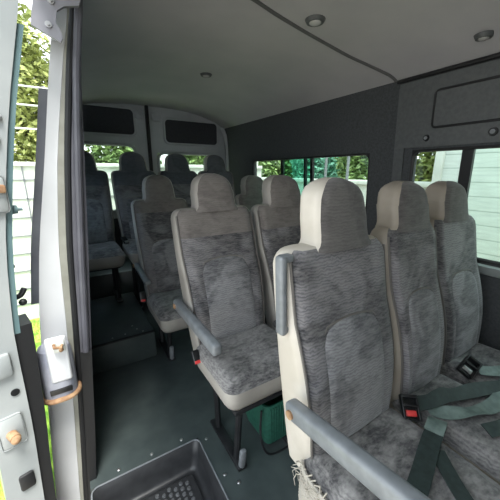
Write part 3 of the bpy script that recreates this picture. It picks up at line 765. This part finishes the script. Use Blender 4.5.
tree('leafy_tree', 'pale green tree seen through the right rear door window', 'tree', 2.3, 5.6, .66, .7, .4, 4.2, 'leaf', 14000, 3, .05, HG)
tree('leafy_tree', 'tall yellowish tree outside beyond the sliding door edge', 'tree', -2.6, 6.0, .95, .9, .4, 5.2, 'leaf_yellow', 7000, 8, .10, HG)
SG = 'trees beside the van'
tree('garden_tree', 'grey-green tree at the rear corner of the long window', 'tree', 5.2, 7.0, .9, .9, .4, 3.6, 'leaf', 7000, 4, .08, SG)
tree('garden_tree', 'blue-green tree behind the tinted centre pane', 'tree', 5.2, 5.3, .8, .8, .4, 3.6, 'leaf_teal', 8000, 5, .07, SG)
tree('garden_tree', 'leafy green tree behind the forward pane of the long window', 'tree', 5.0, 3.75, .75, .75, .4, 3.6, 'leaf', 8000, 6, .07, SG)
tree('garden_shrub', 'pale shrub at the front edge of the second window beside the cladding', 'tree', 4.75, 2.45, .38, .38, .2, 3.0, 'leaf_yellow', 4000, 9, .06, SG)

gw = thing('garden_wall', 'pale green-white garden wall with white coping outside the long window', 'wall', (4.1, 5.2, GZ))
bm = bmesh.new(); box(bm, (.05, .4, .84), (.10, 7.2, 1.68)); obj('wall_body', bm, M['fence_white'], gw, smooth=False)
bm = bmesh.new(); box(bm, (.03, .4, 1.72), (.18, 7.3, .07), .01); obj('coping', bm, M['fence_white'], gw)
for y in (-1.75, -1.25):
    bm = bmesh.new(); cyl(bm, (-.06, y, 0), (-.06, y, 3.2), .025, 10); obj('pole', bm, M['plastic'], gw)
hs = thing('clad_building', 'pale building with horizontal weatherboards outside the front window', 'building', (4.0, .3, GZ))
bm = bmesh.new(); box(bm, (.6, -1.15, 1.7), (1.2, 5.6, 3.4)); obj('clad_wall', bm, M['cladding'], hs, smooth=False)
bm = bmesh.new(); box(bm, (-.01, 1.68, 1.7), (.06, .10, 3.4), .008); obj('corner_trim', bm, M['fence_white'], hs)
bm = bmesh.new(); box(bm, (.5, -1.15, 3.5), (1.8, 6.0, .12), .02); obj('roof', bm, M['plastic'], hs)

# ------------------------------------------------------------------ light, camera
w = bpy.data.worlds.new('sky'); S.world = w; w.use_nodes = True
nt = w.node_tree; bg = nt.nodes['Background']
sky = nt.nodes.new('ShaderNodeTexSky'); sky.sky_type = 'HOSEK_WILKIE'
tc = nt.nodes.new('ShaderNodeTexCoord'); sx = nt.nodes.new('ShaderNodeSeparateXYZ'); rp = nt.nodes.new('ShaderNodeValToRGB')
nt.nodes.remove(sky)
nt.links.new(tc.outputs['Generated'], sx.inputs[0]); nt.links.new(sx.outputs['Z'], rp.inputs[0]); nt.links.new(rp.outputs[0], bg.inputs[0])
rp.color_ramp.elements[0].position = .0; rp.color_ramp.elements[0].color = (.92,.95,.97,1)
rp.color_ramp.elements[1].position = .8; rp.color_ramp.elements[1].color = (.80,.90,1.0,1)
bg.inputs[1].default_value = 1.0

sl = bpy.data.lights.new('sun', 'SUN'); so = bpy.data.objects.new('sun', sl); COL.objects.link(so)
sl.energy = 2.3; sl.angle = .35; sl.color = (1, .97, .92)
so.rotation_euler = Vector((.02, .45, -1.1)).to_track_quat('-Z', 'Y').to_euler()
cam = bpy.data.cameras.new('camera'); co = bpy.data.objects.new('camera', cam); COL.objects.link(co)
cam.sensor_width = 36; cam.lens = 36*288.946/500; cam.clip_start = .02
yaw, pitch, roll = .55, .262, .003
co.location = (0, 0, 1.249)
co.rotation_mode = 'QUATERNION'
fwd = Vector((math.sin(yaw)*math.cos(pitch), math.cos(yaw)*math.cos(pitch), -math.sin(pitch)))
right = Vector((math.cos(yaw), -math.sin(yaw), 0)); up = right.cross(fwd)
mm = Matrix((right, up, -fwd)).transposed()
co.rotation_quaternion = (mm @ Matrix.Rotation(roll, 3, 'Z')).to_quaternion()
S.camera = co
vs = S.view_settings; vs.view_transform = 'Standard'; vs.look = 'None'; vs.gamma = 1; vs.use_curve_mapping = False
vs.exposure = 1.85
S.cycles.max_bounces = 10; S.cycles.diffuse_bounces = 6; S.cycles.transparent_max_bounces = 12
S.cycles.use_denoising = True
